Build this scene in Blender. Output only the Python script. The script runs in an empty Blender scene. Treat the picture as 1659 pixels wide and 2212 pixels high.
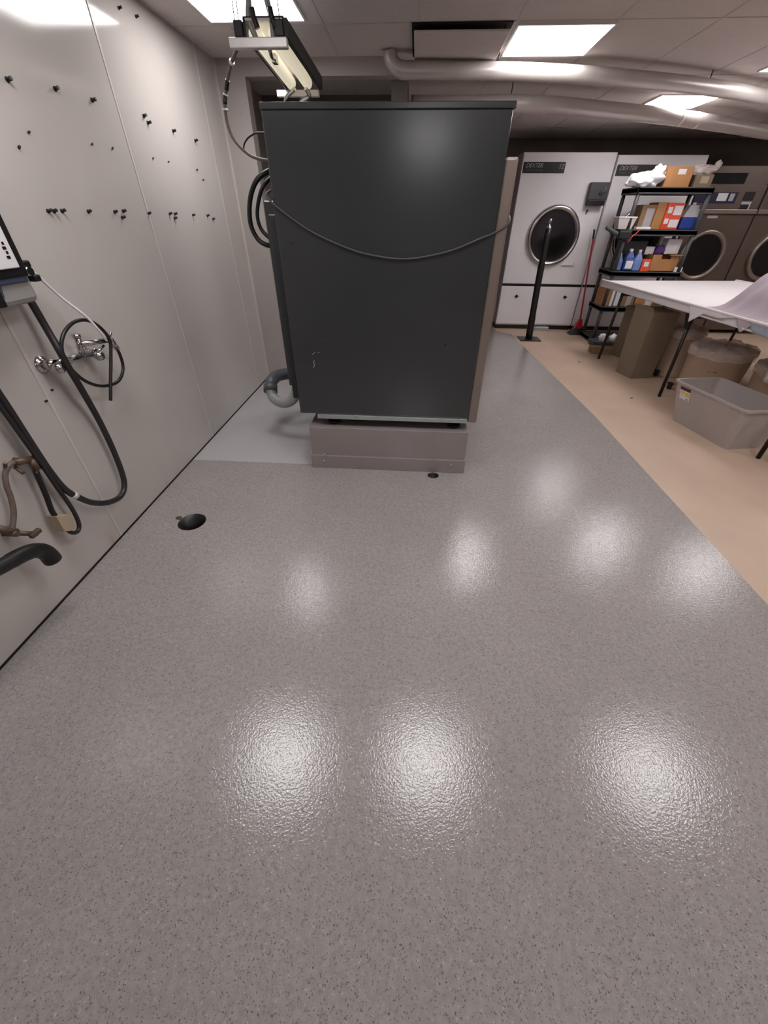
import bpy, bmesh, math, random
from mathutils import Vector, Matrix, noise
random.seed(7)
S = bpy.context.scene
C = S.collection
PI = math.pi

# ------------------------------------------------------------------ camera
F = 836.0
R = Matrix(((0.99789, 0.04554, -0.04626), (0.06633, -0.60732, 0.79168), (0.00796, -0.79307, -0.60907)))


def norm_basis():
    vp = Vector((900 - 829.5, 466 - 1106, F)).normalized()
    d = Vector((820 - 829.5, 2200 - 1106, F))
    d = (d - vp * d.dot(vp)).normalized()
    z = -d
    x = vp.cross(z)
    return x, vp, z


bx_, by_, bz_ = norm_basis()          # world axes written in camera (right, down, forward) coordinates
cam_d = bpy.data.cameras.new('camera')
cam = bpy.data.objects.new('camera', cam_d)
C.objects.link(cam)
m = Matrix.Identity(4)
for r_, ax in enumerate((bx_, by_, bz_)):
    m[r_][0] = ax[0]
    m[r_][1] = -ax[1]
    m[r_][2] = -ax[2]
m[0][3], m[1][3], m[2][3] = 0, 0, 1.5
cam.matrix_world = m
cam_d.sensor_fit = 'HORIZONTAL'
cam_d.sensor_width = 36
cam_d.lens = 36 * F / 1659
cam_d.clip_start = 0.02
cam_d.clip_end = 60
S.camera = cam

# ------------------------------------------------------------------ world, exposure
w = bpy.data.worlds.new('world')
S.world = w
w.use_nodes = True
w.node_tree.nodes['Background'].inputs[0].default_value = (0.9, 0.92, 1, 1)
w.node_tree.nodes['Background'].inputs[1].default_value = 0.02
S.view_settings.view_transform = 'Standard'
S.view_settings.look = 'None'
S.view_settings.gamma = 1
S.view_settings.use_curve_mapping = False
S.view_settings.exposure = 0.43
PANEL_POWER = 11.0


# ------------------------------------------------------------------ materials
def lin(c):
    return tuple(((v / 255) / 12.92 if v / 255 <= 0.04045 else ((v / 255 + 0.055) / 1.055) ** 2.4) for v in c) + (1,)


def mat(name, rgb, rough=0.5, metal=0.0, var=0.06, scale=8.0, bump=0.0, bscale=60.0, spec=0.5, alpha=1.0,
        coat=0.0, detail=4):
    mt = bpy.data.materials.new(name)
    mt.use_nodes = True
    nt = mt.node_tree
    b = nt.nodes['Principled BSDF']
    b.inputs['Roughness'].default_value = rough
    b.inputs['Metallic'].default_value = metal
    b.inputs['Specular IOR Level'].default_value = spec
    b.inputs['Coat Weight'].default_value = coat
    if alpha < 1:
        b.inputs['Alpha'].default_value = alpha
    tc = nt.nodes.new('ShaderNodeTexCoord')
    n = nt.nodes.new('ShaderNodeTexNoise')
    n.inputs['Scale'].default_value = scale
    n.inputs['Detail'].default_value = detail
    nt.links.new(tc.outputs['Object'], n.inputs['Vector'])
    rp = nt.nodes.new('ShaderNodeValToRGB')
    c = lin(rgb)
    rp.color_ramp.elements[0].position = 0.3
    rp.color_ramp.elements[1].position = 0.7
    rp.color_ramp.elements[0].color = tuple(v * (1 - var) for v in c[:3]) + (1,)
    rp.color_ramp.elements[1].color = tuple(min(1, v * (1 + var)) for v in c[:3]) + (1,)
    nt.links.new(n.outputs['Fac'], rp.inputs[0])
    nt.links.new(rp.outputs[0], b.inputs['Base Color'])
    if bump:
        n2 = nt.nodes.new('ShaderNodeTexNoise')
        n2.inputs['Scale'].default_value = bscale
        n2.inputs['Detail'].default_value = 3
        nt.links.new(tc.outputs['Object'], n2.inputs['Vector'])
        bp = nt.nodes.new('ShaderNodeBump')
        bp.inputs['Strength'].default_value = bump
        bp.inputs['Distance'].default_value = 0.01
        nt.links.new(n2.outputs['Fac'], bp.inputs['Height'])
        nt.links.new(bp.outputs[0], b.inputs['Normal'])
    return mt


def epoxy():
    mt = mat('grey_fleck_epoxy', (162, 156, 154), rough=0.12, var=0.04, scale=3, spec=0.5)
    nt = mt.node_tree
    b = nt.nodes['Principled BSDF']
    tc = nt.nodes['Texture Coordinate']
    base = nt.nodes['Color Ramp']
    last = base.outputs[0]
    for sc, lo, hi, col, f in ((210, 0.33, 0.37, (70, 66, 68), 0.75), (120, 0.30, 0.35, (100, 95, 98), 0.6),
                               (170, 0.655, 0.70, (200, 196, 194), 0.6), (60, 0.35, 0.65, (128, 122, 121), 0.35)):
        n = nt.nodes.new('ShaderNodeTexNoise')
        n.inputs['Scale'].default_value = sc
        n.inputs['Detail'].default_value = 2
        nt.links.new(tc.outputs['Object'], n.inputs['Vector'])
        mr = nt.nodes.new('ShaderNodeMapRange')
        mr.inputs[1].default_value = lo
        mr.inputs[2].default_value = hi
        if lo < 0.5:
            mr.inputs[3].default_value = f
            mr.inputs[4].default_value = 0
        else:
            mr.inputs[3].default_value = 0
            mr.inputs[4].default_value = f
        nt.links.new(n.outputs['Fac'], mr.inputs[0])
        mx = nt.nodes.new('ShaderNodeMix')
        mx.data_type = 'RGBA'
        nt.links.new(mr.outputs[0], mx.inputs['Factor'])
        nt.links.new(last, mx.inputs['A'])
        mx.inputs['B'].default_value = lin(col)
        last = mx.outputs['Result']
    nt.links.new(last, b.inputs['Base Color'])
    n = nt.nodes.new('ShaderNodeTexNoise')
    n.inputs['Scale'].default_value = 150
    n.inputs['Detail'].default_value = 1.5
    nt.links.new(tc.outputs['Object'], n.inputs['Vector'])
    bp = nt.nodes.new('ShaderNodeBump')
    bp.inputs['Strength'].default_value = 0.45
    bp.inputs['Distance'].default_value = 0.0017
    nt.links.new(n.outputs['Fac'], bp.inputs['Height'])
    nt.links.new(bp.outputs[0], b.inputs['Normal'])
    return mt


def wall_panel_mat():
    mt = mat('glossy_white_wall_panel', (196, 189, 184), rough=0.11, var=0.03, scale=1.2, bump=0.05, bscale=3)
    nt = mt.node_tree
    b = nt.nodes['Principled BSDF']
    tc = nt.nodes['Texture Coordinate']
    last = b.inputs['Base Color'].links[0].from_socket
    for (p, s, col, f) in (((-1.63, 1.53, 0.03), (0.3, 0.05, 0.09), (178, 140, 100), 0.55),
                           ((-1.63, 4.33, 1.3), (0.3, 0.1, 0.3), (190, 160, 110), 0.25),
                           ((-1.63, 2.13, 0.03), (0.3, 0.03, 0.05), (180, 150, 110), 0.5)):
        mp = nt.nodes.new('ShaderNodeMapping')
        mp.inputs['Location'].default_value = tuple(-p[i] / s[i] for i in range(3))
        mp.inputs['Scale'].default_value = tuple(1 / s[i] for i in range(3))
        nt.links.new(tc.outputs['Object'], mp.inputs['Vector'])
        g = nt.nodes.new('ShaderNodeTexGradient')
        g.gradient_type = 'QUADRATIC_SPHERE'
        nt.links.new(mp.outputs[0], g.inputs[0])
        ml = nt.nodes.new('ShaderNodeMath')
        ml.operation = 'MULTIPLY'
        ml.inputs[1].default_value = f
        nt.links.new(g.outputs['Fac'], ml.inputs[0])
        mx = nt.nodes.new('ShaderNodeMix')
        mx.data_type = 'RGBA'
        nt.links.new(ml.outputs[0], mx.inputs['Factor'])
        nt.links.new(last, mx.inputs['A'])
        mx.inputs['B'].default_value = lin(col)
        last = mx.outputs['Result']
    nt.links.new(last, b.inputs['Base Color'])
    return mt


def emis(name, rgb, s):
    mt = bpy.data.materials.new(name)
    mt.use_nodes = True
    nt = mt.node_tree
    b = nt.nodes['Principled BSDF']
    b.inputs['Base Color'].default_value = (0.9, 0.9, 0.9, 1)
    b.inputs['Emission Color'].default_value = lin(rgb)
    b.inputs['Emission Strength'].default_value = s
    return mt


M = dict(
    epoxy=epoxy(),
    beige=mat('tan_painted_floor', (197, 172, 152), 0.5, var=0.06, scale=2.5, bump=0.05, detail=8),
    bare=mat('pale_grey_floor_paint', (178, 175, 176), 0.42, var=0.03, scale=3),
    panel=wall_panel_mat(),
    seam=mat('white_panel_trim', (202, 195, 190), 0.3, var=0.02),
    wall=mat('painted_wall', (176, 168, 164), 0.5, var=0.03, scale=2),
    darkwall=mat('dark_brown_wall', (112, 101, 95), 0.8, var=0.15, scale=2),
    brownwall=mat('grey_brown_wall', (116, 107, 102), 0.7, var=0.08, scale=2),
    gap=mat('black_gap', (14, 12, 12), 0.9),
    ctile=mat('ceiling_tile', (218, 209, 205), 0.95, var=0.03, scale=30, bump=0.15, bscale=150, spec=0.1),
    cgrid=mat('ceiling_tbar', (209, 200, 196), 0.8),
    light=emis('lit_diffuser', (254, 251, 251), PANEL_POWER),
    lframe=mat('white_light_frame', (225, 220, 218), 0.4),
    galv=mat('galvanised_duct', (196, 188, 184), 0.38, metal=0.35, var=0.05, scale=5),
    strap=mat('bright_strap', (235, 230, 228), 0.35, metal=0.3),
    charcoal=mat('charcoal_paint', (40, 43, 45), 0.2, var=0.03, scale=5, spec=1.0),
    charcoal2=mat('charcoal_trim', (34, 36, 38), 0.5),
    steel=mat('brushed_steel', (150, 136, 128), 0.35, metal=0.7, var=0.08, scale=4),
    darksteel=mat('dull_steel', (104, 91, 84), 0.4, metal=0.55, var=0.12, scale=3),
    plinth=mat('grey_plinth_paint', (150, 141, 140), 0.38, metal=0.2, var=0.06, scale=5),
    zinc=mat('zinc_rail', (170, 176, 174), 0.35, metal=0.5),
    black=mat('black_rubber', (22, 21, 22), 0.42, var=0.1),
    hose=mat('dark_hose', (40, 36, 38), 0.4, var=0.1),
    blackpl=mat('black_plastic', (68, 68, 72), 0.5, var=0.1),
    blackmet=mat('black_metal', (24, 21, 22), 0.4),
    chrome=mat('chrome', (190, 187, 186), 0.2, metal=1.0, var=0.03),
    whiteen=mat('white_enamel', (232, 227, 231), 0.35, var=0.02, scale=3),
    whiteside=mat('white_enamel_side', (222, 218, 221), 0.4, var=0.02),
    glass=mat('dark_door_glass', (14, 14, 14), 0.08, var=0.2),
    name=mat('black_nameplate', (28, 24, 28), 0.3),
    letter=mat('silver_lettering', (170, 165, 168), 0.4),
    letterdim=mat('dim_lettering', (88, 82, 86), 0.4),
    navy=mat('navy_sticker', (26, 30, 58), 0.4),
    white=mat('white_plastic', (228, 222, 224), 0.45, var=0.02),
    paper=mat('white_paper', (220, 216, 218), 0.8, var=0.02),
    greypl=mat('grey_plastic_box', (146, 143, 140), 0.4),
    bluegrey=mat('blue_grey_trim', (62, 70, 88), 0.4),
    brass=mat('old_brass', (104, 86, 72), 0.5, metal=0.4, var=0.2, scale=30),
    tan=mat('tan_connector', (178, 160, 136), 0.6),
    braid=mat('grey_brown_hose', (108, 94, 84), 0.5, var=0.15, scale=60),
    pvc=mat('grey_pipe', (158, 158, 156), 0.3, var=0.04),
    pvcd=mat('dark_grey_fitting', (86, 88, 94), 0.4),
    cord=mat('grey_cord', (60, 60, 63), 0.5),
    cream=emis('cream_tube', (244, 232, 200), 0.42),
    card=mat('brown_cardboard', (176, 126, 80), 0.8, var=0.08, scale=6),
    card2=mat('dull_cardboard', (140, 112, 84), 0.85, var=0.1, scale=6),
    khaki=mat('khaki_carton', (132, 116, 98), 0.85, var=0.06, scale=3),
    bin=mat('beige_bin', (214, 194, 174), 0.6, var=0.06, scale=4),
    liner=mat('clear_liner', (225, 212, 208), 0.18, var=0.12, scale=14, bump=0.5, bscale=25, alpha=0.5),
    orange=mat('orange_print', (222, 80, 50), 0.5, var=0.05),
    red=mat('red_plastic', (176, 24, 40), 0.4),
    blue=mat('blue_liquid', (40, 66, 140), 0.3),
    bluel=mat('pale_blue_bottle', (110, 135, 190), 0.35, var=0.15, scale=20),
    purple=mat('purple_cloth', (92, 62, 130), 0.7),
    tub=mat('translucent_grey_tub', (186, 177, 174), 0.3, var=0.05, scale=2, alpha=0.82),
    sheet=mat('white_sheet', (222, 214, 219), 0.85, var=0.02, bump=0.1, bscale=8),
    lilac=mat('lilac_cloth', (176, 162, 170), 0.9, var=0.06, scale=3, bump=0.15, bscale=10),
    bluecl=mat('pale_blue_cloth', (150, 158, 172), 0.9),
    bag=mat('white_plastic_bag', (236, 236, 238), 0.3, var=0.03, bump=0.4, bscale=15),
    yellow=mat('yellow_print', (206, 196, 110), 0.6),
    maroon=mat('maroon_print', (92, 34, 60), 0.6),
)


# ------------------------------------------------------------------ builders
def NB():
    return bmesh.new()


def box(bm, a, b, bev=0.0, rot=0.0, piv=None, seg=2):
    t = bmesh.new()
    bmesh.ops.create_cube(t, size=1)
    cx, cy, cz = [(a[i] + b[i]) / 2 for i in range(3)]
    sx, sy, sz = [abs(b[i] - a[i]) for i in range(3)]
    for v in t.verts:
        v.co = Vector((v.co.x * sx + cx, v.co.y * sy + cy, v.co.z * sz + cz))
    if bev:
        bmesh.ops.bevel(t, geom=t.edges[:], offset=min(bev, min(sx, sy, sz) * 0.45), segments=seg, affect='EDGES', profile=0.5)
    if rot:
        p = Vector(piv) if piv else Vector((cx, cy, cz))
        bmesh.ops.rotate(t, verts=t.verts, cent=p, matrix=Matrix.Rotation(rot, 3, 'Z'))
    merge(bm, t)


def merge(bm, t):
    me = bpy.data.meshes.new('tmp')
    t.to_mesh(me)
    t.free()
    bm.from_mesh(me)
    bpy.data.meshes.remove(me)


def hexa(bm, bot, top):
    """solid from 4 bottom and 4 top corners"""
    v = [bm.verts.new(p) for p in bot] + [bm.verts.new(p) for p in top]
    for f in ((3, 2, 1, 0), (4, 5, 6, 7), (0, 1, 5, 4), (1, 2, 6, 5), (2, 3, 7, 6), (3, 0, 4, 7)):
        bm.faces.new([v[i] for i in f])


def cyl(bm, p0, p1, r0, r1=None, n=24, cap=True):
    p0, p1 = Vector(p0), Vector(p1)
    r1 = r0 if r1 is None else r1
    d = (p1 - p0).normalized()
    u = d.orthogonal().normalized()
    v = d.cross(u)
    A, B = [], []
    for i in range(n):
        a = 2 * PI * i / n
        o = u * math.cos(a) + v * math.sin(a)
        A.append(bm.verts.new(p0 + o * r0))
        B.append(bm.verts.new(p1 + o * r1))
    for i in range(n):
        j = (i + 1) % n
        f = bm.faces.new((A[i], A[j], B[j], B[i]))
        f.smooth = True
    if cap:
        bm.faces.new(A[::-1])
        bm.faces.new(B)


def smooth_path(pts, k=8):
    P = [Vector(p) for p in pts]
    if len(P) < 3:
        return P
    out = []
    for i in range(len(P) - 1):
        a = P[i - 1] if i else P[0] * 2 - P[1]
        b, c = P[i], P[i + 1]
        d = P[i + 2] if i + 2 < len(P) else P[-1] * 2 - P[-2]
        for s in range(k):
            t = s / k
            out.append(0.5 * ((2 * b) + (c - a) * t + (2 * a - 5 * b + 4 * c - d) * t * t + (3 * b - a - 3 * c + d) * t ** 3))
    out.append(P[-1])
    return out


def tube(bm, pts, r, n=12, k=8, smooth=True):
    P = smooth_path(pts, k) if smooth else [Vector(p) for p in pts]
    d0 = (P[1] - P[0]).normalized()
    u = d0.orthogonal().normalized()
    rings = []
    for i, p in enumerate(P):
        if i == 0:
            d = d0
        elif i == len(P) - 1:
            d = (P[i] - P[i - 1]).normalized()
        else:
            d = (P[i + 1] - P[i - 1]).normalized()
        u = (u - d * u.dot(d)).normalized()
        v = d.cross(u)
        rr = r[min(len(r) - 1, int(i / max(1, len(P) - 1) * (len(r) - 1) + .5))] if isinstance(r, (list, tuple)) else r
        rings.append([bm.verts.new(p + (u * math.cos(2 * PI * a / n) + v * math.sin(2 * PI * a / n)) * rr) for a in range(n)])
    for A, B in zip(rings, rings[1:]):
        for i in range(n):
            j = (i + 1) % n
            f = bm.faces.new((A[i], A[j], B[j], B[i]))
            f.smooth = True
    bm.faces.new(rings[0][::-1])
    bm.faces.new(rings[-1])


def lathe(bm, c, prof, axis=(0, 0, 1), n=40):
    """prof: list of (radius, height along axis)"""
    ax = Vector(axis).normalized()
    u = ax.orthogonal().normalized()
    v = ax.cross(u)
    c = Vector(c)
    rings = []
    for (r, h) in prof:
        if r < 1e-6:
            rings.append([bm.verts.new(c + ax * h)])
        else:
            rings.append([bm.verts.new(c + ax * h + (u * math.cos(2 * PI * i / n) + v * math.sin(2 * PI * i / n)) * r) for i in range(n)])
    for A, B in zip(rings, rings[1:]):
        for i in range(n):
            j = (i + 1) % n
            if len(A) == 1 and len(B) == 1:
                continue
            if len(A) == 1:
                f = bm.faces.new((A[0], B[j], B[i]))
            elif len(B) == 1:
                f = bm.faces.new((A[i], A[j], B[0]))
            else:
                f = bm.faces.new((A[i], A[j], B[j], B[i]))
            f.smooth = True


def sheetgrid(bm, fn, nu, nv, th=0.004):
    g = [[bm.verts.new(fn(i / nu, j / nv)) for j in range(nv + 1)] for i in range(nu + 1)]
    fs = []
    for i in range(nu):
        for j in range(nv):
            f = bm.faces.new((g[i][j], g[i + 1][j], g[i + 1][j + 1], g[i][j + 1]))
            f.smooth = True
            fs.append(f)
    bmesh.ops.recalc_face_normals(bm, faces=fs)
    bmesh.ops.solidify(bm, geom=fs, thickness=th)


def blob(bm, c, s, amp=0.25, fr=3.0, sub=4, seed=0, flat=True):
    t = bmesh.new()
    bmesh.ops.create_icosphere(t, subdivisions=sub, radius=1)
    for v in t.verts:
        n = noise.noise(v.co * fr * 0.5 + Vector((seed, seed * 2, 0))) + 0.5 * noise.noise(v.co * fr + Vector((seed, 0, 9)))
        co = v.co * (1 + amp * n)
        v.co = Vector((c[0] + co.x * s[0], c[1] + co.y * s[1], max(c[2] - s[2] * 0.8, c[2] + co.z * s[2]) if flat else c[2] + co.z * s[2]))
    for f in t.faces:
        f.smooth = True
    merge(bm, t)


def wloc(o):
    v = Vector(o.location)
    while o.parent:
        o = o.parent
        v += o.location
    return v


def obj(name, bm, mt, parent=None, label=None):
    me = bpy.data.meshes.new(name)
    bmesh.ops.recalc_face_normals(bm, faces=bm.faces[:])
    if parent is None:
        xs = [v.co for v in bm.verts]
        base = Vector(((min(p.x for p in xs) + max(p.x for p in xs)) / 2, (min(p.y for p in xs) + max(p.y for p in xs)) / 2, min(p.z for p in xs)))
        o_loc = base
        off = base
    else:
        off = wloc(parent)
        o_loc = Vector((0, 0, 0))
    for v in bm.verts:
        v.co -= off
    bm.to_mesh(me)
    bm.free()
    me.materials.append(M[mt])
    o = bpy.data.objects.new(name, me)
    C.objects.link(o)
    o.location = o_loc
    if parent:
        o.parent = parent
    if label:
        o['label'] = label
    return o


def thing(name, label, cat, loc, group=None):
    o = bpy.data.objects.new(name, None)
    C.objects.link(o)
    o.location = loc
    o.empty_display_size = 0.05
    o['label'] = label
    o['category'] = cat
    if group:
        o['group'] = group
    return o


def tag(o, label, cat, group=None):
    o['label'] = label
    o['category'] = cat
    if group:
        o['group'] = group
    return o


def struct(name, bm, mt, world=False):
    if world:
        me = bpy.data.meshes.new(name)
        bmesh.ops.recalc_face_normals(bm, faces=bm.faces[:])
        bm.to_mesh(me)
        bm.free()
        me.materials.append(M[mt])
        o = bpy.data.objects.new(name, me)
        C.objects.link(o)
    else:
        o = obj(name, bm, mt)
    o['kind'] = 'structure'
    return o


def sbox(name, a, b, mt, world=False, bev=0):
    bm = NB()
    box(bm, a, b, bev)
    return struct(name, bm, mt, world)


def bobj(name, a, b, mt, parent=None, bev=0.0, rot=0.0, piv=None, label=None):
    bm = NB()
    box(bm, a, b, bev, rot, piv)
    return obj(name, bm, mt, parent, label)


def text(name, s, size, loc, rx, mt, parent, shear=0.0, ext=0.001, rotz=0.0):
    cu = bpy.data.curves.new('t', 'FONT')
    cu.body = s
    cu.size = size
    cu.extrude = ext
    cu.shear = shear
    to = bpy.data.objects.new('t', cu)
    C.objects.link(to)
    bpy.context.view_layer.update()
    me = bpy.data.meshes.new_from_object(to.evaluated_get(bpy.context.evaluated_depsgraph_get()))
    bpy.data.objects.remove(to)
    me.transform(Matrix.Translation(Vector(loc) - wloc(parent)) @ Matrix.Rotation(rotz, 4, 'Z') @ Matrix.Rotation(rx, 4, 'X'))
    me.materials.clear()
    me.materials.append(M[mt])
    o = bpy.data.objects.new(name, me)
    C.objects.link(o)
    o.parent = parent
    return o


# ------------------------------------------------------------------ room shell
XL, YB, ZC = -1.63, 4.42, 2.46
X1, Y0, Y1 = 7.2, -6.0, 8.35


def cut(o, holes):
    for (x, y, r, n) in holes:
        bm = NB()
        cyl(bm, (x, y, -0.3), (x, y, 0.3), r, n=n)
        me = bpy.data.meshes.new('c')
        bm.to_mesh(me)
        bm.free()
        c = bpy.data.objects.new('c', me)
        C.objects.link(c)
        md = o.modifiers.new('b', 'BOOLEAN')
        md.object = c
        md.solver = 'EXACT'
        bpy.context.view_layer.update()
        me2 = bpy.data.meshes.new_from_object(o.evaluated_get(bpy.context.evaluated_depsgraph_get()))
        o.modifiers.clear()
        o.data = me2
        bpy.data.objects.remove(c)


HOLES = [(-1.286, 1.763, 0.082, 36), (0.206, 2.415, 0.043, 9)]
fl = sbox('floor', (XL - 0.1, Y0, -0.2), (X1, Y1, 0.0), 'beige', True)
cut(fl, HOLES)
bm = NB()
bot = [(XL, Y0, 0.0005), (1.86, Y0, 0.0005), (1.80, 1.3, 0.0005), (1.775, 3.6, 0.0005), (1.60, 6.75, 0.0005), (1.40, 6.95, 0.0005), (1.3, 7.6, 0.0005), (-0.13, 7.6, 0.0005), (-0.13, 2.5, 0.0005), (XL, 2.5, 0.0005)]
vb = [bm.verts.new(p) for p in bot]
f = bm.faces.new(vb)
r = bmesh.ops.extrude_face_region(bm, geom=[f])
for v in r['geom']:
    if isinstance(v, bmesh.types.BMVert):
        v.co.z = 0.003
fc = struct('floor', bm, 'epoxy', True)
cut(fc, HOLES)
sbox('floor', (XL, 2.5, 0.0005), (-0.13, 5.6, 0.0028), 'bare', True)

sbox('wall_left', (XL - 0.1, Y0, 0), (XL, 8.35, ZC), 'panel', True)
sbox('baseboard_left', (XL, Y0, 0.0), (XL + 0.006, YB, 0.011), 'gap', True)
for i, y in enumerate((-0.84, 0.38, 1.6, 2.87, 4.07)):
    sbox('trim_%d' % (i + 1), (XL, y - 0.008, 0.012), (XL + 0.003, y + 0.008, ZC), 'seam', True, 0.001)
sbox('trim_6', (XL, YB - 0.02, 0), (XL + 0.015, YB, ZC), 'seam', True)
# stub of back wall with the wide opening beside it, beam above
sbox('wall_back', (XL, YB, 0), (-1.40, YB + 0.12, ZC), 'wall', True)
sbox('trim_7', (-1.40, YB, 2.36), (-0.2, YB + 0.12, ZC), 'wall', True)
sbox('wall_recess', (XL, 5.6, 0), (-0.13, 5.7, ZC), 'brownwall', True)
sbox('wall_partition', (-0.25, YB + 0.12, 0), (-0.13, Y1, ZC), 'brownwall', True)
sbox('wall_far', (XL, 8.35, 0), (X1, 8.45, ZC), 'darkwall', True)
sbox('wall_right', (X1, Y0, 0), (X1 + 0.1, Y1, ZC), 'wall', True)
sbox('wall_near', (XL, Y0 - 0.1, 0), (X1, Y0, ZC), 'wall', True)

# ceiling with T-bar grid (panels 0.61 x 1.22)
sbox('ceiling', (XL - 0.1, Y0, ZC), (X1 + 0.1, Y1, ZC + 0.08), 'ctile', True)
bm = NB()
x = 0.57 - 0.61 * 4
while x < X1:
    if x > XL:
        box(bm, (x - 0.008, Y0, ZC - 0.003), (x + 0.008, Y1, ZC + 0.001))
    x += 0.61
y = 3.79 - 1.22 * 8
while y < Y1:
    box(bm, (XL, y - 0.008, ZC - 0.0032), (X1, y + 0.008, ZC + 0.001))
    y += 1.22
struct('trim_8', bm, 'cgrid', True)

# ------------------------------------------------------------------ ceiling lights
LIGHTS = [(-1.04, 3.40, 'square lit ceiling panel by the white wall, above the hanging fixture'),
          (0.88, 4.12, 'square lit ceiling panel beside the dropped vent plate'),
          (2.64, 5.95, 'small distant lit ceiling panel between the two ducts'),
          (3.02, 4.58, 'lit ceiling panel cut by the right edge of the photo'),
          (-0.98, 1.40, 'lit ceiling panel overhead near the wall faucet'),
          (0.31, 1.46, 'lit ceiling panel overhead in the middle of the room'),
          (2.30, 1.50, 'lit ceiling panel overhead above the tan floor edge'),
          (4.20, 4.10, 'lit ceiling panel above the right side of the table'),
          (5.1, 6.0, 'unseen lit panel added over the steel dryers to brighten the far end'),  # unseen panel, added to lift the dim ceiling and wall at the far end
          (4.60, 1.60, 'lit ceiling panel near the right wall'),
          (2.3, -1.3, 'lit ceiling panel behind the camera on the right'),
          (0.10, -2.6, 'unseen lit panel added well behind the camera for the machine sheen'),  # unseen panel, added to strengthen the sheen on the charcoal machine side
          (0.15, -4.2, 'lit ceiling panel at the near end of the room')]
for (x, y, lb) in LIGHTS:
    t = thing('ceiling_light', lb, 'light', (x, y, ZC - 0.012), 'square ceiling light panels')
    h = 0.305
    bobj('diffuser', (x - h + .012, y - h + .012, ZC - 0.010), (x + h - .012, y + h - .012, ZC - 0.004), 'light', t)
    bm = NB()
    for a, b in (((x - h, y - h), (x + h, y - h + .012)), ((x - h, y + h - .012), (x + h, y + h)),
                 ((x - h, y - h + .012), (x - h + .012, y + h - .012)), ((x + h - .012, y - h + .012), (x + h, y + h - .012))):
        box(bm, (a[0], a[1], ZC - 0.012), (b[0], b[1], ZC - 0.0005))
    obj('frame', bm, 'lframe', t)

# dropped vent plate
t = thing('ceiling_vent', 'white square vent plate hanging below a dark ceiling slot', 'vent', (0.23, 4.07, ZC - 0.1))
bobj('duct_opening', (-0.085, 3.775, ZC - 0.008), (0.545, 4.42, ZC - 0.0035), 'gap', t)
bobj('plate', (-0.07, 3.79, ZC - 0.042), (0.53, 4.41, ZC - 0.030), 'ctile', t, 0.003)
for x, y in ((-.04, 3.82), (.5, 3.82), (-.04, 4.34), (.5, 4.34)):
    bm = NB()
    cyl(bm, (x, y, ZC - .042), (x, y, ZC - .004), .004, n=8)
    obj('hanger', bm, 'gap', t)

# ------------------------------------------------------------------ ducts
t = thing('air_duct', 'slim round metal duct just under the ceiling, nearer of two', 'duct', (1.3, 4.3, 2.3))
D1 = [(-0.25, 4.28, 2.452), (-0.235, 4.28, 2.40), (-0.17, 4.285, 2.362), (-0.05, 4.295, 2.36), (0.28, 4.32, 2.36), (0.78, 4.37, 2.36), (1.31, 4.48, 2.36), (1.7, 4.60, 2.36), (2.11, 4.74, 2.36), (2.59, 4.95, 2.36), (2.98, 5.15, 2.36), (4.2, 5.76, 2.36)]
bm = NB()
tube(bm, D1, 0.05, n=28)
obj('pipe', bm, 'galv', t)
for (x, y) in ((0.55, 4.35), (2.35, 4.85)):
    bm = NB()
    cyl(bm, (x, y, 2.40), (x, y, 2.459), 0.004, n=8)
    obj('hanger', bm, 'blackmet', t)

t = thing('air_duct', 'thick round metal duct with white straps, farther of two', 'duct', (2, 5.5, 2.2))
D2 = [(-0.10, 5.10, 2.31), (0.38, 5.11, 2.31), (1.02, 5.13, 2.31), (1.73, 5.38, 2.31), (2.45, 5.68, 2.31), (3.3, 6.15, 2.31), (4.1, 6.65, 2.31), (5.0, 7.2, 2.31)]
bm = NB()
tube(bm, D2, 0.062, n=32)
obj('pipe', bm, 'galv', t)
for (x, y, dx, dy) in ((0.80, 5.115, 1, .03), (1.12, 5.16, 1, .2), (2.62, 5.765, 1, .5), (2.86, 5.9, 1, .5)):
    d = Vector((dx, dy, 0)).normalized()
    bm = NB()
    cyl(bm, Vector((x, y, 2.31)) - d * .018, Vector((x, y, 2.31)) + d * .016, 0.0645, n=32)
    obj('strap', bm, 'strap', t)
for (x, y) in ((0.80, 5.115), (2.62, 5.765)):
    bm = NB()
    cyl(bm, (x, y, 2.37), (x, y, 2.459), 0.004, n=8)
    obj('hanger', bm, 'blackmet', t)

# ------------------------------------------------------------------ the big machine (seen from its side)
mx = thing('laundry_machine', 'large charcoal laundry machine raised on a grey steel plinth', 'washing machine', (-0.15, 3.0, 0.003))
mL, mR, mY, mD = -0.74, 0.41, 2.5, 3.5
bobj('cabinet', (mL, mY, 0.41), (mR, mD, 1.885), 'charcoal', mx, 0.006)
bobj('top_panel', (mL - 0.004, mY - 0.006, 1.883), (mR + 0.012, mD, 1.908), 'charcoal', mx, 0.004)
bobj('rear_cover', (mL - 0.12, 2.72, 0.52), (mL, 3.4, 1.56), 'charcoal', mx, 0.006)
bobj('rear_cover', (mL - 0.045, 2.53, 0.50), (mL, 2.72, 1.50), 'charcoal2', mx, 0.006)
fp = bobj('front_panel', (mR, mY + 0.01, 0.375), (mR + 0.062, mD - .02, 1.725), 'steel', mx, 0.012)
bobj('control_box', (mR + 0.062, 2.80, 1.55), (mR + 0.10, 3.3, 1.745), 'greypl', mx, 0.006)
bm = NB()
lathe(bm, (mR + 0.062, 3.0, 1.05), [(0, 0.03), (.20, 0.03), (.22, 0.05), (.27, 0.045), (.28, 0.0)], (1, 0, 0))
obj('door', bm, 'chrome', mx)
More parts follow.
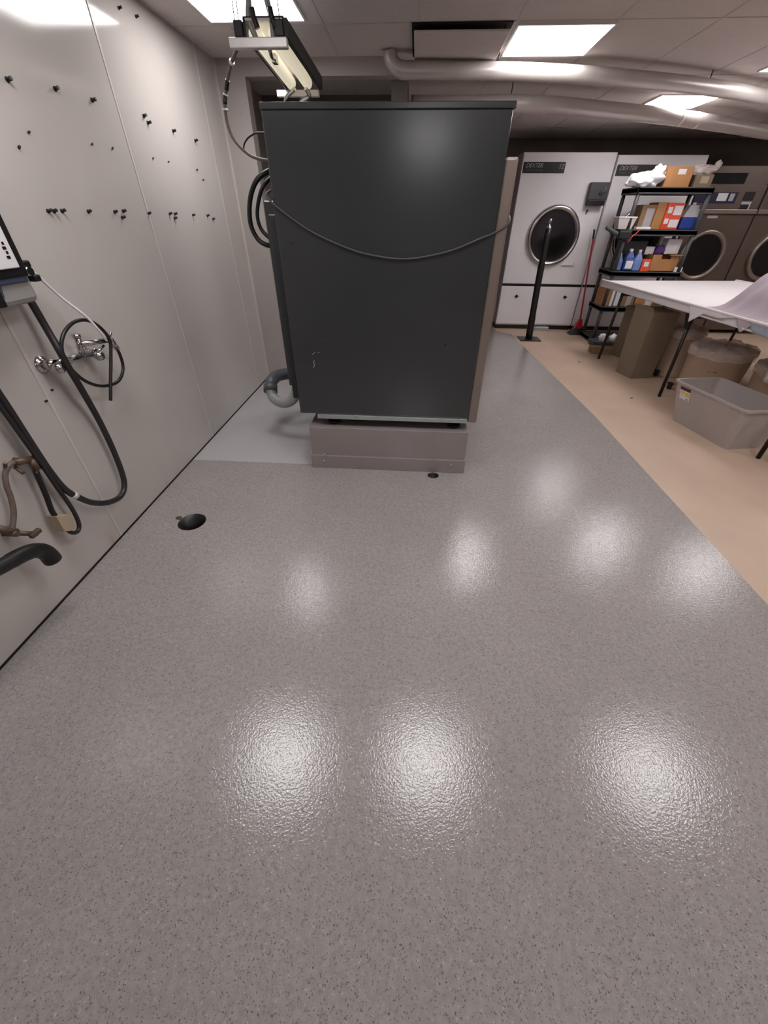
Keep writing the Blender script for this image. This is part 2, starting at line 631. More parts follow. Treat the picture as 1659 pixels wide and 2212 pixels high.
for (x, z, q) in ((0.21, 0.882, .006), (-0.52, 0.87, .004), (-0.66, 1.38, .004)):
    bm = NB()
    cyl(bm, (x, mY + .001, z), (x, mY - .003, z), q, n=10)
    obj('screw', bm, 'black', mx)
for (x, z, l, a) in ((-.62, .80, .03, .6), (-.585, .812, .02, .2), (-.615, .745, .02, 1.2), (-.618, .722, .025, 1.0)):
    bm = NB()
    hexa(bm, [(x, mY - .0012, z), (x + .004, mY - .0012, z), (x + .004, mY - .0002, z), (x, mY - .0002, z)],
         [(x + l * math.cos(a), mY - .0012, z + l * math.sin(a) + .003), (x + l * math.cos(a) + .004, mY - .0012, z + l * math.sin(a) + .003),
          (x + l * math.cos(a) + .004, mY - .0002, z + l * math.sin(a) + .003), (x + l * math.cos(a), mY - .0002, z + l * math.sin(a) + .003)])
    obj('scuff', bm, 'pvc', mx)
bm = NB()
box(bm, (-0.62, 2.488, 0.38), (0.40, 2.53, 0.408), 0.002)
for x in (-.57, -.35, -.1, .14, .36):
    cyl(bm, (x, 2.49, .402), (x, 2.484, .412), .005, n=8)
obj('base_rail', bm, 'zinc', mx)
for (x, y) in ((-0.52, 2.58), (0.33, 2.58), (-0.52, 3.35), (0.33, 3.35)):
    bm = NB()
    cyl(bm, (x, y, 0.32), (x, y, 0.335), 0.045)
    cyl(bm, (x, y, 0.335), (x, y, 0.41), 0.014, n=12)
    obj('foot', bm, 'black', mx)
pl = NB()
box(pl, (-0.685, 2.475, 0.003), (0.425, 3.5, 0.32), 0.004)
po = obj('plinth', pl, 'plinth', mx)
bm = NB()
box(bm, (-0.69, 2.458, 0.003), (0.43, 2.476, 0.105), 0.002)
obj('skirt', bm, 'plinth', po)
for (x, z) in ((-.59, .115), (-.6, .06), (.33, .07)):
    bm = NB()
    cyl(bm, (x, 2.474, z), (x, 2.450, z), .008, n=8)
    obj('bolt', bm, 'zinc', po)

# cord drooping across the machine side
bm = NB()
tube(bm, [(mL - .02, 2.56, 1.60), (-0.765, 2.492, 1.57), (-0.668, 2.49, 1.497), (-0.531, 2.489, 1.421), (-0.338, 2.489, 1.352), (-0.189, 2.489, 1.323), (-0.064, 2.489, 1.314), (0.059, 2.489, 1.326), (0.203, 2.489, 1.358), (0.34, 2.489, 1.409), (0.40, 2.50, 1.43), (0.478, 2.53, 1.475), (0.485, 2.7, 1.53)], 0.0055, n=10)
tag(obj('power_cord', bm, 'cord'), 'grey cord drooping across the charcoal machine side', 'cord')

# black hose loops behind the machine
bm = NB()
tube(bm, [(-0.84, 3.1, 1.72), (-0.90, 3.03, 1.705), (-0.965, 3.0, 1.665), (-1.015, 3, 1.60), (-1.043, 3, 1.52), (-1.048, 3, 1.44), (-1.02, 3, 1.375), (-0.975, 3.0, 1.345), (-0.93, 3.02, 1.34), (-0.87, 3.05, 1.37)], 0.014)
tube(bm, [(-0.84, 3.12, 1.70), (-0.90, 3.06, 1.675), (-0.945, 3.02, 1.63), (-0.985, 3.02, 1.56), (-1.005, 3.02, 1.49), (-0.995, 3.02, 1.43), (-0.96, 3.02, 1.39), (-0.90, 3.03, 1.35), (-0.87, 3.05, 1.36)], 0.0115)
tag(obj('coiled_hose', bm, 'black'), 'black hose loop sticking out behind the charcoal machine', 'hose')

# supply hose from the hanging bracket
t = thing('supply_hose', 'thin grey hose with bands curving from hanging bracket to machine', 'hose', (-1.0, 3.1, 1.75))
SH = [(-0.93, 2.95, 2.2), (-0.985, 3.0, 2.165), (-1.045, 3.05, 2.12), (-1.10, 3.1, 2.052), (-1.12, 3.1, 1.998), (-1.125, 3.1, 1.923), (-1.103, 3.1, 1.854), (-1.045, 3.1, 1.798), (-0.98, 3.1, 1.769), (-0.86, 3.1, 1.752)]
bm = NB()
tube(bm, SH, 0.0085)
obj('tubing', bm, 'braid', t)
P = smooth_path(SH)
for a, b in ((20, 25), (27, 33)):
    bm = NB()
    tube(bm, P[a:b], 0.0115, smooth=False)
    obj('sleeve', bm, 'black', t)
for a in (12, 26, 34):
    bm = NB()
    tube(bm, P[a:a + 2], 0.0145, smooth=False)
    obj('clamp', bm, 'strap', t)
bm = NB()
tube(bm, [(-1.055, 3.1, 1.80), (-1.045, 3.1, 1.83), (-1.02, 3.1, 1.855), (-0.985, 3.1, 1.872), (-0.955, 3.1, 1.88), (-0.85, 3.12, 1.88)], 0.0045, n=8)
tag(obj('thin_cable', bm, 'black'), 'thin black cable arching off the supply hose', 'cable')

# grey drain trap at machine rear foot
t = thing('drain_trap', 'grey plastic U-bend drain pipe behind the machine foot', 'pipe', (-1.05, 3.2, 0.003))
bm = NB()
tube(bm, [(-0.86, 3.0, 0.50), (-0.89, 3.0, 0.40), (-0.93, 3.0, 0.32), (-0.99, 3.0, 0.28), (-1.06, 3.02, 0.275), (-1.12, 3.06, 0.30), (-1.14, 3.1, 0.36)], 0.042, n=20)
obj('bend', bm, 'pvc', t)
bm = NB()
tube(bm, [(-1.14, 3.09, 0.34), (-1.145, 3.14, 0.385), (-1.14, 3.2, 0.40), (-1.12, 3.3, 0.40), (-1.0, 3.45, .38)], 0.048, n=20)
cyl(bm, (-1.14, 3.08, .335), (-1.145, 3.12, .375), .056)
obj('coupling', bm, 'pvcd', t)
bm = NB()
tube(bm, [(-1.0, 3.45, 0.38), (-0.95, 3.5, 0.3), (-0.95, 3.5, 0.003)], 0.045, n=20, k=6)
obj('standpipe', bm, 'pvcd', t)

# hanging double-tube fixture
t = thing('hanging_fixture', 'hanging open light fixture with two cream tubes, over machine rear', 'light fixture', (-0.87, 3.5, 2.15))
n0, n1 = (2.95, 4.0)
bobj('end_plate', (-0.985, n0 - .02, 2.168), (-0.69, n0 + .02, 2.205), 'strap', t, 0.004)
bobj('end_plate', (-1.045, n1 - .02, 2.175), (-0.74, n1 + .02, 2.21), 'strap', t, 0.004)
for (a, b, w_) in (((-0.90, n0), (-0.975, n1), .006), ((-0.695, n0), (-0.725, n1), .012)):
    bm = NB()
    hexa(bm, [(a[0] - w_, a[1], 2.205), (a[0] + w_, a[1], 2.205), (b[0] + w_, b[1], 2.21), (b[0] - w_, b[1], 2.21)],
         [(a[0] - w_, a[1], 2.27), (a[0] + w_, a[1], 2.27), (b[0] + w_, b[1], 2.275), (b[0] - w_, b[1], 2.275)])
    obj('side_rail', bm, 'charcoal2', t)
bm = NB()
hexa(bm, [(-0.905, n0, 2.271), (-0.70, n0, 2.271), (-0.73, n1, 2.276), (-0.975, n1, 2.276)],
     [(-0.905, n0, 2.276), (-0.70, n0, 2.276), (-0.73, n1, 2.281), (-0.975, n1, 2.281)])
obj('bounce_blocker', bm, 'charcoal2', t)  # dark sheet added to stop panel light bouncing off the reflector top
bm = NB()
hexa(bm, [(-0.90, n0, 2.262), (-0.705, n0, 2.262), (-0.735, n1, 2.267), (-0.97, n1, 2.267)],
     [(-0.90, n0, 2.27), (-0.705, n0, 2.27), (-0.735, n1, 2.275), (-0.97, n1, 2.275)])
obj('reflector', bm, 'lframe', t)
for (xa, xb) in ((-0.855, -0.915), (-0.755, -0.80)):
    bm = NB()
    cyl(bm, (xa, n0 + .02, 2.222), (xb, n1 - .1, 2.228), 0.034)
    obj('tube', bm, 'cream', t)
bm = NB()
tube(bm, [(-0.79, n0 + .02, 2.17), (-0.805, n0 + .1, 2.165), (-0.82, n0 + .22, 2.185)], 0.010)
box(bm, (-0.835, n0 + .2, 2.165), (-0.81, n0 + .25, 2.2))
obj('latch', bm, 'chrome', t)
bm = NB()
tube(bm, [(-0.88, n1 - .15, 2.19), (-0.93, n1 - .12, 2.17), (-0.97, n1 - .08, 2.15), (-0.99, n1 - .04, 2.12)], 0.012)
obj('tube_clip', bm, 'chrome', t)
bm = NB()
tube(bm, [(-0.80, n1 - .17, 2.19), (-0.79, n1 - .12, 2.16), (-0.86, n1 - .08, 2.14)], 0.014)
obj('tube_clip', bm, 'chrome', t)
for (x) in (-0.93, -0.725):
    bm = NB()
    box(bm, (x - .022, n0 - .015, 2.206), (x + .022, n0 + .03, 2.262), 0.004)
    obj('socket_block', bm, 'black', t)
for (x) in (-0.945, -0.925, -0.72):
    bm = NB()
    cyl(bm, (x, n0, 2.26), (x + .003, n0, ZC - .0035), .0025, n=8)
    obj('hanging_wire', bm, 'blackmet', t)
for (x, s) in ((-0.865, -1), (-0.775, 1)):
    tt = thing('flexible_pipe', ('left' if s < 0 else 'right') + ' of two braided pipes dropping from ceiling onto the hanging fixture', 'pipe', (x, n0, 2.2), 'pipes above the hanging fixture')
    bm = NB()
    tube(bm, [(x - .012, n0 + .01, ZC - .0035), (x - .01, n0 + .01, 2.40), (x, n0 + .01, 2.33), (x + .012 * s, n0 + .015, 2.27), (x + .012, n0 + .02, 2.207)], 0.014)
    obj('pipe', bm, 'pvc', tt)
    bm = NB()
    tube(bm, [(x + .015, n0 - .006, 2.30), (x + .02, n0 - .006, 2.27), (x + .032, n0 - .004, 2.235)], 0.013)
    obj('valve', bm, 'blackmet', tt)

# dark fittings hanging in the recess above the machine
for i, (x, lb) in enumerate(((-0.72, 'left small dark hook on brown wall above machine'), (-0.60, 'middle small dark hook on brown wall above machine'), (-0.44, 'right small dark hook on brown wall above machine'))):
    bm = NB()
    box(bm, (x - .02, 5.585, 2.30), (x + .02, 5.6, 2.35), .003)
    tube(bm, [(x, 5.59, 2.33), (x, 5.55, 2.31), (x + .02, 5.53, 2.31), (x + .05, 5.53, 2.31)], .008, n=8)
    tag(obj('wall_hook', bm, 'blackmet'), lb, 'hook', 'hooks above the machine')

# ------------------------------------------------------------------ floor drains
t = thing('floor_drain', 'round black open drain hole in grey floor near the wall', 'drain', (-1.286, 1.763, -0.12))
bm = NB()
lathe(bm, (-1.286, 1.763, 0), [(.042, -.13), (.042, -.05), (.064, -.03), (.080, .002), (.0815, .002), (.0815, -.14)])
obj('cup', bm, 'black', t)
bm = NB()
lathe(bm, (-1.286, 1.763, 0), [(0, -.13), (.0805, -.13), (.0805, -.135), (0, -.135)])
obj('bottom', bm, 'gap', t)
bm = NB()
blob(bm, (-1.378, 1.79, 0.008), (.018, .012, .008), .5, 3, 3)
obj('debris', bm, 'brass', t)
t = thing('floor_drain', 'small ragged dark hole in floor in front of the plinth', 'drain', (0.206, 2.415, -0.1))
bm = NB()
lathe(bm, (0.206, 2.415, 0), [(0, -.05), (.025, -.045), (.038, -.01), (.0425, .0), (.0425, -.09)], n=9)
obj('cup', bm, 'blackmet', t)


# ------------------------------------------------------------------ left wall fittings
def W(y, z, off=0.05):
    return (XL + off, y, z)


rows = [('upper row', [(2.135, 1.913), (2.404, 1.936), (2.656, 1.943), (3.121, 1.955), (3.149, 1.93), (3.451, 1.932), (3.766, 1.921)], 1.0),
        ('lower row', [(2.065, 1.505), (2.10, 1.505), (2.15, 1.506), (2.33, 1.505), (2.541, 1.505), (2.619, 1.509), (2.592, 1.481), (2.87, 1.5), (3.125, 1.499), (3.193, 1.499), (3.173, 1.476), (3.454, 1.492), (3.696, 1.489), (3.787, 1.468)], 0.9),
        ('middle row', [(2.049, 1.709), (2.134, 1.764), (2.538, 1.771), (2.702, 1.772), (3.1, 1.768), (3.282, 1.766), (3.683, 1.756), (3.758, 1.703)], 0.55),
        ('top row under the ceiling', [(3.157, 2.365), (3.324, 2.379)], 0.8),
        ('pair below the faucet', [(1.638, 0.855), (1.581, 0.825)], 0.5)]
ordn = ['first', 'second', 'third', 'fourth', 'fifth', 'sixth', 'seventh', 'eighth', 'ninth', 'tenth', 'eleventh', 'twelfth', 'thirteenth', 'last']
for (rn, pts, sc) in rows:
    for i, (y, z) in enumerate(pts):
        if rn == 'middle row' and i in (1, 2, 3, 4, 5):
            s_ = 0.45
        else:
            s_ = sc
        t = thing('wall_screw', '%s from the left, screw stub in white wall, %s' % (ordn[i], rn), 'screw', W(y, z, 0), 'screw stubs in the white wall')
        bm = NB()
        a = random.uniform(-.8, .8)
        cyl(bm, W(y, z, 0), W(y + .003 * a, z, .006), .010 * s_, .008 * s_, n=10)
        obj('plug', bm, 'blackmet', t)
        bm = NB()
        p1 = W(y + .008 * a, z + .004, .022 * s_)
        cyl(bm, W(y, z, .003), p1, .0048 * s_ + .001, .0065 * s_ + .001, n=8)
        obj('shank', bm, 'blackmet', t)

# chemical dispenser
t = thing('soap_dispenser', 'grey wall dispenser with white label, cut by left photo edge', 'dispenser', (XL, 1.46, 1.21))
bobj('body', (XL, 1.2, 1.215), (XL + .13, 1.668, 1.95), 'greypl', t, 0.02)
bobj('bezel', (XL + .128, 1.2, 1.305), (XL + .145, 1.655, 1.93), 'black', t, 0.015)
bobj('label_panel', (XL + .143, 1.21, 1.335), (XL + .150, 1.622, 1.90), 'paper', t, 0.008)
bobj('label_stripe', (XL + .1495, 1.3, 1.455), (XL + .1512, 1.60, 1.49), 'bluel', t)
for k in range(4):
    bobj('print_mark', (XL + .1495, 1.585 + .006 * (k % 2), 1.365 + .014 * k), (XL + .1512, 1.60, 1.374 + .014 * k), 'black', t)
bobj('lower_trim', (XL + .128, 1.2, 1.288), (XL + .140, 1.645, 1.308), 'bluegrey', t, 0.004)
bm = NB()
hexa(bm, [(XL + .128, 1.50, 1.25), (XL + .128, 1.512, 1.25), (XL + .134, 1.512, 1.25), (XL + .134, 1.50, 1.25)],
     [(XL + .128, 1.488, 1.29), (XL + .128, 1.52, 1.29), (XL + .134, 1.52, 1.29), (XL + .134, 1.488, 1.29)])
obj('latch', bm, 'bluegrey', t)
bm = NB()
cyl(bm, W(1.668, 1.315, .08), W(1.735, 1.315, .08), .012, n=14)
cyl(bm, W(1.70, 1.315, .08), W(1.70, 1.315, .115), .016, n=14)
obj('outlet_valve', bm, 'chrome', t)
bm = NB()
box(bm, W(1.69, 1.325, .06), W(1.735, 1.35, .10), .006)
obj('valve_knob', bm, 'black', t)
bm = NB()
box(bm, W(1.72, 1.275, .06), W(1.755, 1.30, .10), .006)
obj('valve_knob', bm, 'black', t)
bobj('side_clamp', W(1.36, 1.222, .131), W(1.50, 1.30, .142), 'blackmet', t, .004)

bm = NB()
tube(bm, [W(1.74, 1.315, .08), W(1.763, 1.298, .075), W(1.83, 1.208, .08), W(1.89, 1.12, .11), W(1.915, 1.06, .125), W(1.95, .995, .12)], 0.0055, n=10)
tag(obj('thin_hose', bm, 'whiteen'), 'thin pale tube running from dispenser valve down to faucet', 'hose')

t = thing('drain_hose', 'long dark hose hanging in a wide U from the dispenser', 'hose', W(1.55, .24, .05))
bm = NB()
HA = [W(1.680, 1.26, .06), W(1.690, 1.225, .06), W(1.695, 1.10, .07), W(1.677, 1.02, .095), W(1.684, .94, .095), W(1.705, .86, .085), W(1.738, .76, .065), W(1.765, .623), W(1.763, .447), W(1.739, .297), W(1.677, .244), W(1.581, .266), W(1.492, .328), W(1.43, .411), W(1.395, .48), W(1.378, .58), W(1.371, .70), W(1.366, .86), W(1.36, 1.0), W(1.36, 1.225)]
tube(bm, HA, 0.0145, n=14)
obj('tubing', bm, 'hose', t)
bm = NB()
cyl(bm, W(1.43, .411), W(1.418, .432), .0165, n=14)
obj('joint', bm, 'strap', t)
bm = NB()
tube(bm, [W(1.31, 1.225, .06), W(1.325, 1.0, .06), W(1.34, .80, .06), W(1.352, .65, .06), W(1.368, .50, .05), W(1.376, .40), W(1.374, .33), W(1.362, .283), W(1.338, .266), W(1.312, .28), W(1.297, .31)], 0.0095, n=12)
tag(obj('drain_hose', bm, 'hose'), 'thinner dark hose ending in a small hook at tan connector', 'hose')
t = thing('hose_connector', 'tan block connector on dark tube near the wall bottom', 'connector', W(1.30, .32, .03))
bm = NB()
hexa(bm, [W(1.265, .33, .03), W(1.265, .33, .075), W(1.31, .30, .075), W(1.31, .30, .03)], [W(1.268, .415, .03), W(1.268, .415, .075), W(1.335, .375, .075), W(1.335, .375, .03)])
obj('body', bm, 'tan', t)
bm = NB()
tube(bm, [W(1.285, .405), W(1.287, .44), W(1.303, .51), W(1.322, .62)], 0.011)
obj('tubing', bm, 'black', t)

t = thing('brass_valve', 'old brass valve with grey-brown hose low on the wall', 'valve', W(1.2, .45, .03))
bm = NB()
tube(bm, [W(1.10, .463, .04), W(1.15, .52, .04), W(1.178, .58, .04), W(1.19, .625, .04), W(1.215, .672, .04), W(1.25, .692, .04), W(1.285, .69, .04)], 0.010)
obj('hose', bm, 'braid', t)
bm = NB()
cyl(bm, W(1.27, .69, .04), W(1.35, .665, .045), .014, n=14)
cyl(bm, W(1.31, .68, 0), W(1.31, .68, .05), .009, n=12)
cyl(bm, W(1.335, .67, .045), W(1.33, .62, .05), .015, n=14)
cyl(bm, W(1.235, .685, .03), W(1.225, .72, .06), .007, n=10)
cyl(bm, W(1.27, .67, .03), W(1.262, .645, .06), .007, n=10)
obj('valve_body', bm, 'brass', t)
bm = NB()
cyl(bm, W(1.06, .52, .03), W(1.115, .45, .04), .016, n=14)
cyl(bm, W(1.10, .455, .0), W(1.10, .455, .06), .012, n=12)
cyl(bm, W(1.11, .45, .04), W(1.165, .40, .06), .011, n=12)
box(bm, W(1.135, .398, .05), W(1.185, .418, .07), .003)
obj('stop_valve', bm, 'brass', t)

bm = NB()
tube(bm, [W(.62, .50, .06), W(.80, .47, .10), W(.93, .437, .12), W(1.02, .415, .12), W(1.075, .39, .12), W(1.105, .35, .12), W(1.112, .30, .12)], [.029, .029, .029, .031, .031, .033, .034], n=24)
tag(obj('drain_pipe', bm, 'black'), 'black drain pipe elbow low on wall at left photo edge', 'pipe')

# faucet
t = thing('wall_faucet', 'chrome two handle wall faucet behind a looped black hose', 'faucet', W(1.8, .96, 0))
bm = NB()
cyl(bm, W(1.655, .965, .055), W(1.915, .945, .055), .016, n=18)
cyl(bm, W(1.655, .965, .0), W(1.655, .965, .07), .022, n=18)
cyl(bm, W(1.915, .945, .0), W(1.915, .945, .07), .020, n=18)
lathe(bm, W(1.655, .965, 0), [(.036, 0), (.036, .006), (.02, .014)], (1, 0, 0))
lathe(bm, W(1.915, .945, 0), [(.032, 0), (.032, .006), (.02, .014)], (1, 0, 0))
obj('body', bm, 'chrome', t)
for (y, z, d) in ((1.645, .955, -1), (1.905, .935, 1)):
    bm = NB()
    lathe(bm, W(y, z, .07), [(.02, 0), (.024, .01), (.018, .03), (0, .034)], (1, 0, 0))
    cyl(bm, W(y - .01, z + .02, .09), W(y + .045, z + .038, .095), .006, n=10)
    obj('handle', bm, 'chrome', t)
bm = NB()
cyl(bm, W(1.83, .95, .06), W(1.825, 1.045, .08), .013, n=16)
cyl(bm, W(1.825, 1.01, .08), W(2.015, .985, .10), .012, n=16)
cyl(bm, W(2.00, .995, .10), W(2.045, .935, .085), .014, n=16)
cyl(bm, W(1.822, 1.04, .08), W(1.822, 1.055, .08), .018, n=16)
cyl(bm, W(2.01, 1.0, .10), W(2.03, 1.02, .10), .006, n=10)
obj('spout', bm, 'chrome', t)
bm = NB()
tube(bm, [W(2.044, .938, .085), W(2.05, .90, .085), W(2.042, .85, .085), W(2.014, .815, .085), W(1.96, .79, .085), W(1.88, .795, .085), W(1.80, .825, .085), W(1.735, .88, .085), W(1.70, .95, .085), W(1.705, 1.02, .085), W(1.75, 1.075, .09), W(1.83, 1.105, .095), W(1.91, 1.095, .10), W(1.965, 1.05, .105), W(1.985, .99, .11), W(1.955, .92, .105), W(1.90, .83, .10), W(1.84, .73, .095)], 0.0078, n=12)
tag(obj('rubber_hose', bm, 'black'), 'thin black hose looped in a circle around the faucet', 'hose')

# small things on the walls
bm = NB()
cyl(bm, (-1.485, YB, 2.16), (-1.485, YB - .004, 2.16), .012, n=10)
tag(obj('wall_plug', bm, 'wall'), 'small dull plug on the narrow back wall', 'plug')

# ------------------------------------------------------------------ white dryers
DY = 7.17


def dryer(x0, x1, z1, lab):
    t = thing('tumble_dryer', lab, 'dryer', ((x0 + x1) / 2, 7.6, 0), 'white tumble dryers')
    bm = NB()
    box(bm, (x0, DY + .02, 0.06), (x1 - .006, 8.1, z1), 0.01)
    obj('cabinet', bm, 'whiteside', t)
    bm = NB()
    cx, cz, rr = (x0 + x1) / 2, 1.27, .36
    box(bm, (x0 + .004, DY, .66), (x1 - .010, DY + .022, z1 - .004), .006)
    obj('front_panel', bm, 'whiteen', t)
    bm = NB()
    box(bm, (x0 + .004, DY, .08), (x1 - .010, DY + .022, .625), .006)
    lp = obj('lower_panel', bm, 'whiteen', t)
    for x in (x0 + .26, x0 + 1.02):
        bm = NB()
        cyl(bm, (x, DY, .485), (x, DY - .012, .485), .022, n=12)
        box(bm, (x - .03, DY - .02, .48), (x + .03, DY - .011, .492), .002)
        obj('lock', bm, 'blackmet', lp)
    bobj('divider_strip', (x0 + .004, DY + .004, .625), (x1 - .01, DY + .024, .66), 'blackmet', t)
    bobj('kick_plate', (x0 + .01, DY + .03, .0), (x1 - .016, 8.0, .075), 'blackmet', t)
    # door
    bm = NB()
    lathe(bm, (cx, DY, cz), [(.375, 0), (.375, .02), (.36, .045), (.335, .05), (.315, .035), (.305, .02), (.305, .005)], (0, -1, 0), n=64)
    dr = obj('door_ring', bm, 'chrome', t)
    bm = NB()
    lathe(bm, (cx, DY, cz), [(0, .006), (.12, .010), (.31, .022)], (0, -1, 0), n=48)
    obj('door_glass', bm, 'glass', dr)
    bm = NB()
    box(bm, (cx + .22, DY - .02, cz - .36), (cx + .42, DY, cz - .345), .003)
    box(bm, (cx + .40, DY - .02, cz - .35), (cx + .42, DY, cz - .325), .003)
    obj('door_catch', bm, 'whiteside', t)
    # nameplate
    npz = z1 - .215
    pl = bobj('nameplate', (x0 + .02, DY - .008, npz), (x0 + .58, DY + .001, npz + .115), 'name', t, .002)
    text('lettering', 'DEXTER', .062, (x0 + .05, DY - .0085, npz + .058), PI / 2, 'letter', pl, shear=.4)
    text('lettering', 'THIRTY DRYER', .034, (x0 + .05, DY - .0085, npz + .018), PI / 2, 'letterdim', pl, shear=.4)
    text('lettering', '12', .07, (x0 + .49, DY - .0085, npz + .045), PI / 2, 'letter', pl, shear=.3)
    return t


d = dryer(1.40, 2.64, 2.19, 'white tumble dryer behind the black post')
tb = thing('coin_box', 'dark grey coin box on the white dryer front', 'control box', (2.52, DY, 1.6))
bobj('body', (2.36, DY - .08, 1.69), (2.62, DY + .0, 1.88), 'blackpl', tb, .008)
bobj('tray', (2.37, DY - .10, 1.63), (2.60, DY + .0, 1.69), 'blackmet', tb, .006)
bm = NB()
cyl(bm, (2.52, DY - .08, 1.77), (2.52, DY - .10, 1.77), .025, n=16)
box(bm, (2.55, DY - .09, 1.77), (2.58, DY - .08, 1.83), .002)
obj('coin_slot', bm, 'chrome', tb)
bm = NB()
cyl(bm, (2.42, DY, 1.57), (2.42, DY - .02, 1.57), .012, n=10)
cyl(bm, (2.42, DY - .015, 1.575), (2.41, DY - .015, 1.53), .006, n=8)
tag(obj('key', bm, 'blackmet'), 'small dark key hanging in lock below the coin box', 'key')
dryer(2.65, 3.82, 2.165, 'white tumble dryer behind the shelving rack')
for (x, z) in ((1.72, 1.72), (1.55, 1.66)):
    pass
bm = NB()
box(bm, (2.02, DY - .09, 0), (2.26, DY + .02, .055), .006)
tag(obj('metal_block', bm, 'zinc'), 'small silver block on floor under the first white dryer', 'block')


# ------------------------------------------------------------------ steel stacked dryers
def steel(x0, x1, cx, lab):
    t = thing('steel_dryer', lab, 'dryer', ((x0 + x1) / 2, 7.5, 0), 'steel dryers at the right')
    bobj('cabinet', (x0, DY + .02, 0.05), (x1 - .006, 8.1, 2.06), 'darksteel', t, .008)
    bobj('control_panel', (x0 + .003, DY - .006, 1.60), (x1 - .009, DY + .022, 1.86), 'darksteel', t, .005)
    bobj('front_panel', (x0 + .003, DY, .62), (x1 - .009, DY + .022, 1.55), 'darksteel', t, .005)
    bobj('lower_panel', (x0 + .003, DY, .06), (x1 - .009, DY + .022, .60), 'darksteel', t, .005)
    bobj('ledge', (x0, DY - .03, 1.55), (x1 - .006, DY + .02, 1.60), 'steel', t, .006)
    bobj('vent_panel', (cx - .26, DY + .004, 1.875), (cx + .19, DY + .024, 1.985), 'gap', t, .01)
    bm = NB()
    lathe(bm, (cx, DY, 1.06), [(.315, 0), (.315, .04), (.295, .055), (.27, .05), (.255, .03), (.255, .005)], (0, -1, 0), n=64)
    dr = obj('door_ring', bm, 'steel', t)
    bm = NB()
    lathe(bm, (cx, DY, 1.06), [(0, .006), (.1, .010), (.26, .022)], (0, -1, 0), n=48)
    obj('door_glass', bm, 'glass', dr)
    sp = bobj('sticker_panel', (cx - .40, DY - .010, 1.665), (cx + .16, DY - .005, 1.785), 'navy', t)
    bobj('sticker', (cx - .10, DY - .012, 1.69), (cx + .03, DY - .0095, 1.775), 'paper', sp)
    bobj('sticker', (cx + .06, DY - .012, 1.69), (cx + .12, DY - .0095, 1.77), 'letter', sp)
    bobj('coin_plate', (cx + .25, DY - .014, 1.70), (cx + .38, DY - .005, 1.79), 'blackmet', t)
    bobj('coin_plate', (cx + .25, DY - .014, 1.60), (cx + .38, DY - .005, 1.685), 'letter', t)
    bm = NB()
    box(bm, (cx + .25, DY - .017, 1.60), (cx + .36, DY - .013, 1.655), .002)
    obj('coin_slot', bm, 'blackmet', t)
    bobj('label', (cx - .12, DY - .003, 1.50), (cx + .02, DY + .001, 1.53), 'letter', t)


steel(3.84, 4.73, 4.22, 'brown steel dryer right of the shelving rack')
steel(4.74, 5.65, 5.22, 'brown steel dryer with dark door cut by right photo edge')

# ------------------------------------------------------------------ black post
t = thing('floor_post', 'black metal post with square foot plate before white dryer', 'post', (1.80, 6.47, 0))
bm = NB()
tube(bm, [(1.81, 6.5, .012), (1.775, 6.5, .7), (1.755, 6.5, 1.38)], [.05, .045, .04], n=20)
obj('column', bm, 'blackmet', t)
bm = NB()
box(bm, (1.66, 6.36, 0), (1.97, 6.62, .012), .003)
obj('foot_plate', bm, 'blackmet', t)
bm = NB()
lathe(bm, (1.755, 6.5, 1.38), [(.036, 0), (.03, .02), (.012, .035), (.012, .06), (.022, .065), (.022, .10), (0, .105)])
obj('tip', bm, 'chrome', t)

# red broom
t = thing('broom', 'red handled broom leaning on the white dryer', 'broom', (2.66, 6.9, 0))
bm = NB()
tube(bm, [(2.67, 6.92, .15), (2.63, 6.97, .6), (2.575, 7.07, 1.25)], .012, n=12)
obj('handle', bm, 'red', t)
bm = NB()
tube(bm, [(2.575, 7.07, 1.25), (2.565, 7.09, 1.36)], .013, n=12, smooth=False)
obj('grip', bm, 'blackmet', t)
bm = NB()
hexa(bm, [(2.60, 6.88, .09), (2.72, 6.88, .09), (2.72, 6.96, .09), (2.60, 6.96, .09)], [(2.65, 6.9, .22), (2.69, 6.9, .22), (2.69, 6.94, .22), (2.65, 6.94, .22)])
obj('socket', bm, 'red', t)
bm = NB()
hexa(bm, [(2.53, 6.83, .0), (2.76, 6.83, .0), (2.76, 6.99, .0), (2.53, 6.99, .0)], [(2.60, 6.88, .09), (2.72, 6.88, .09), (2.72, 6.96, .09), (2.60, 6.96, .09)])
obj('bristles', bm, 'black', t)

# ------------------------------------------------------------------ shelving rack
RX0, RX1, RY0, RY1 = 2.72, 3.56, 6.38, 6.80
t = thing('shelving_rack', 'black plastic shelving rack crowded with boxes and bottles', 'shelf', ((RX0 + RX1) / 2, (RY0 + RY1) / 2, 0))
SZ = [.07, .49, .92, 1.38, 1.80]
for z in SZ:
    bm = NB()
    box(bm, (RX0 - .03, RY0 - .03, z - .06), (RX1 + .03, RY1 + .03, z - .004), .008)
    for (a, b) in (((RX0 - .03, RY0 - .03), (RX1 + .03, RY0 - .01)), ((RX0 - .03, RY1 + .01), (RX1 + .03, RY1 + .03)),
                   ((RX0 - .03, RY0 - .03), (RX0 - .01, RY1 + .03)), ((RX1 + .01, RY0 - .03), (RX1 + .03, RY1 + .03))):
        box(bm, (a[0], a[1], z - .068), (b[0], b[1], z), .004)
    obj('shelf_board', bm, 'blackpl', t)
for (x, y) in ((RX0, RY0), (RX1, RY0), (RX0, RY1), (RX1, RY1)):
    bm = NB()
    for a, b in zip([0] + SZ[:-1], SZ):
        cyl(bm, (x, y, a), (x, y, b - .055), .024, n=14)
    obj('post', bm, 'blackpl', t)


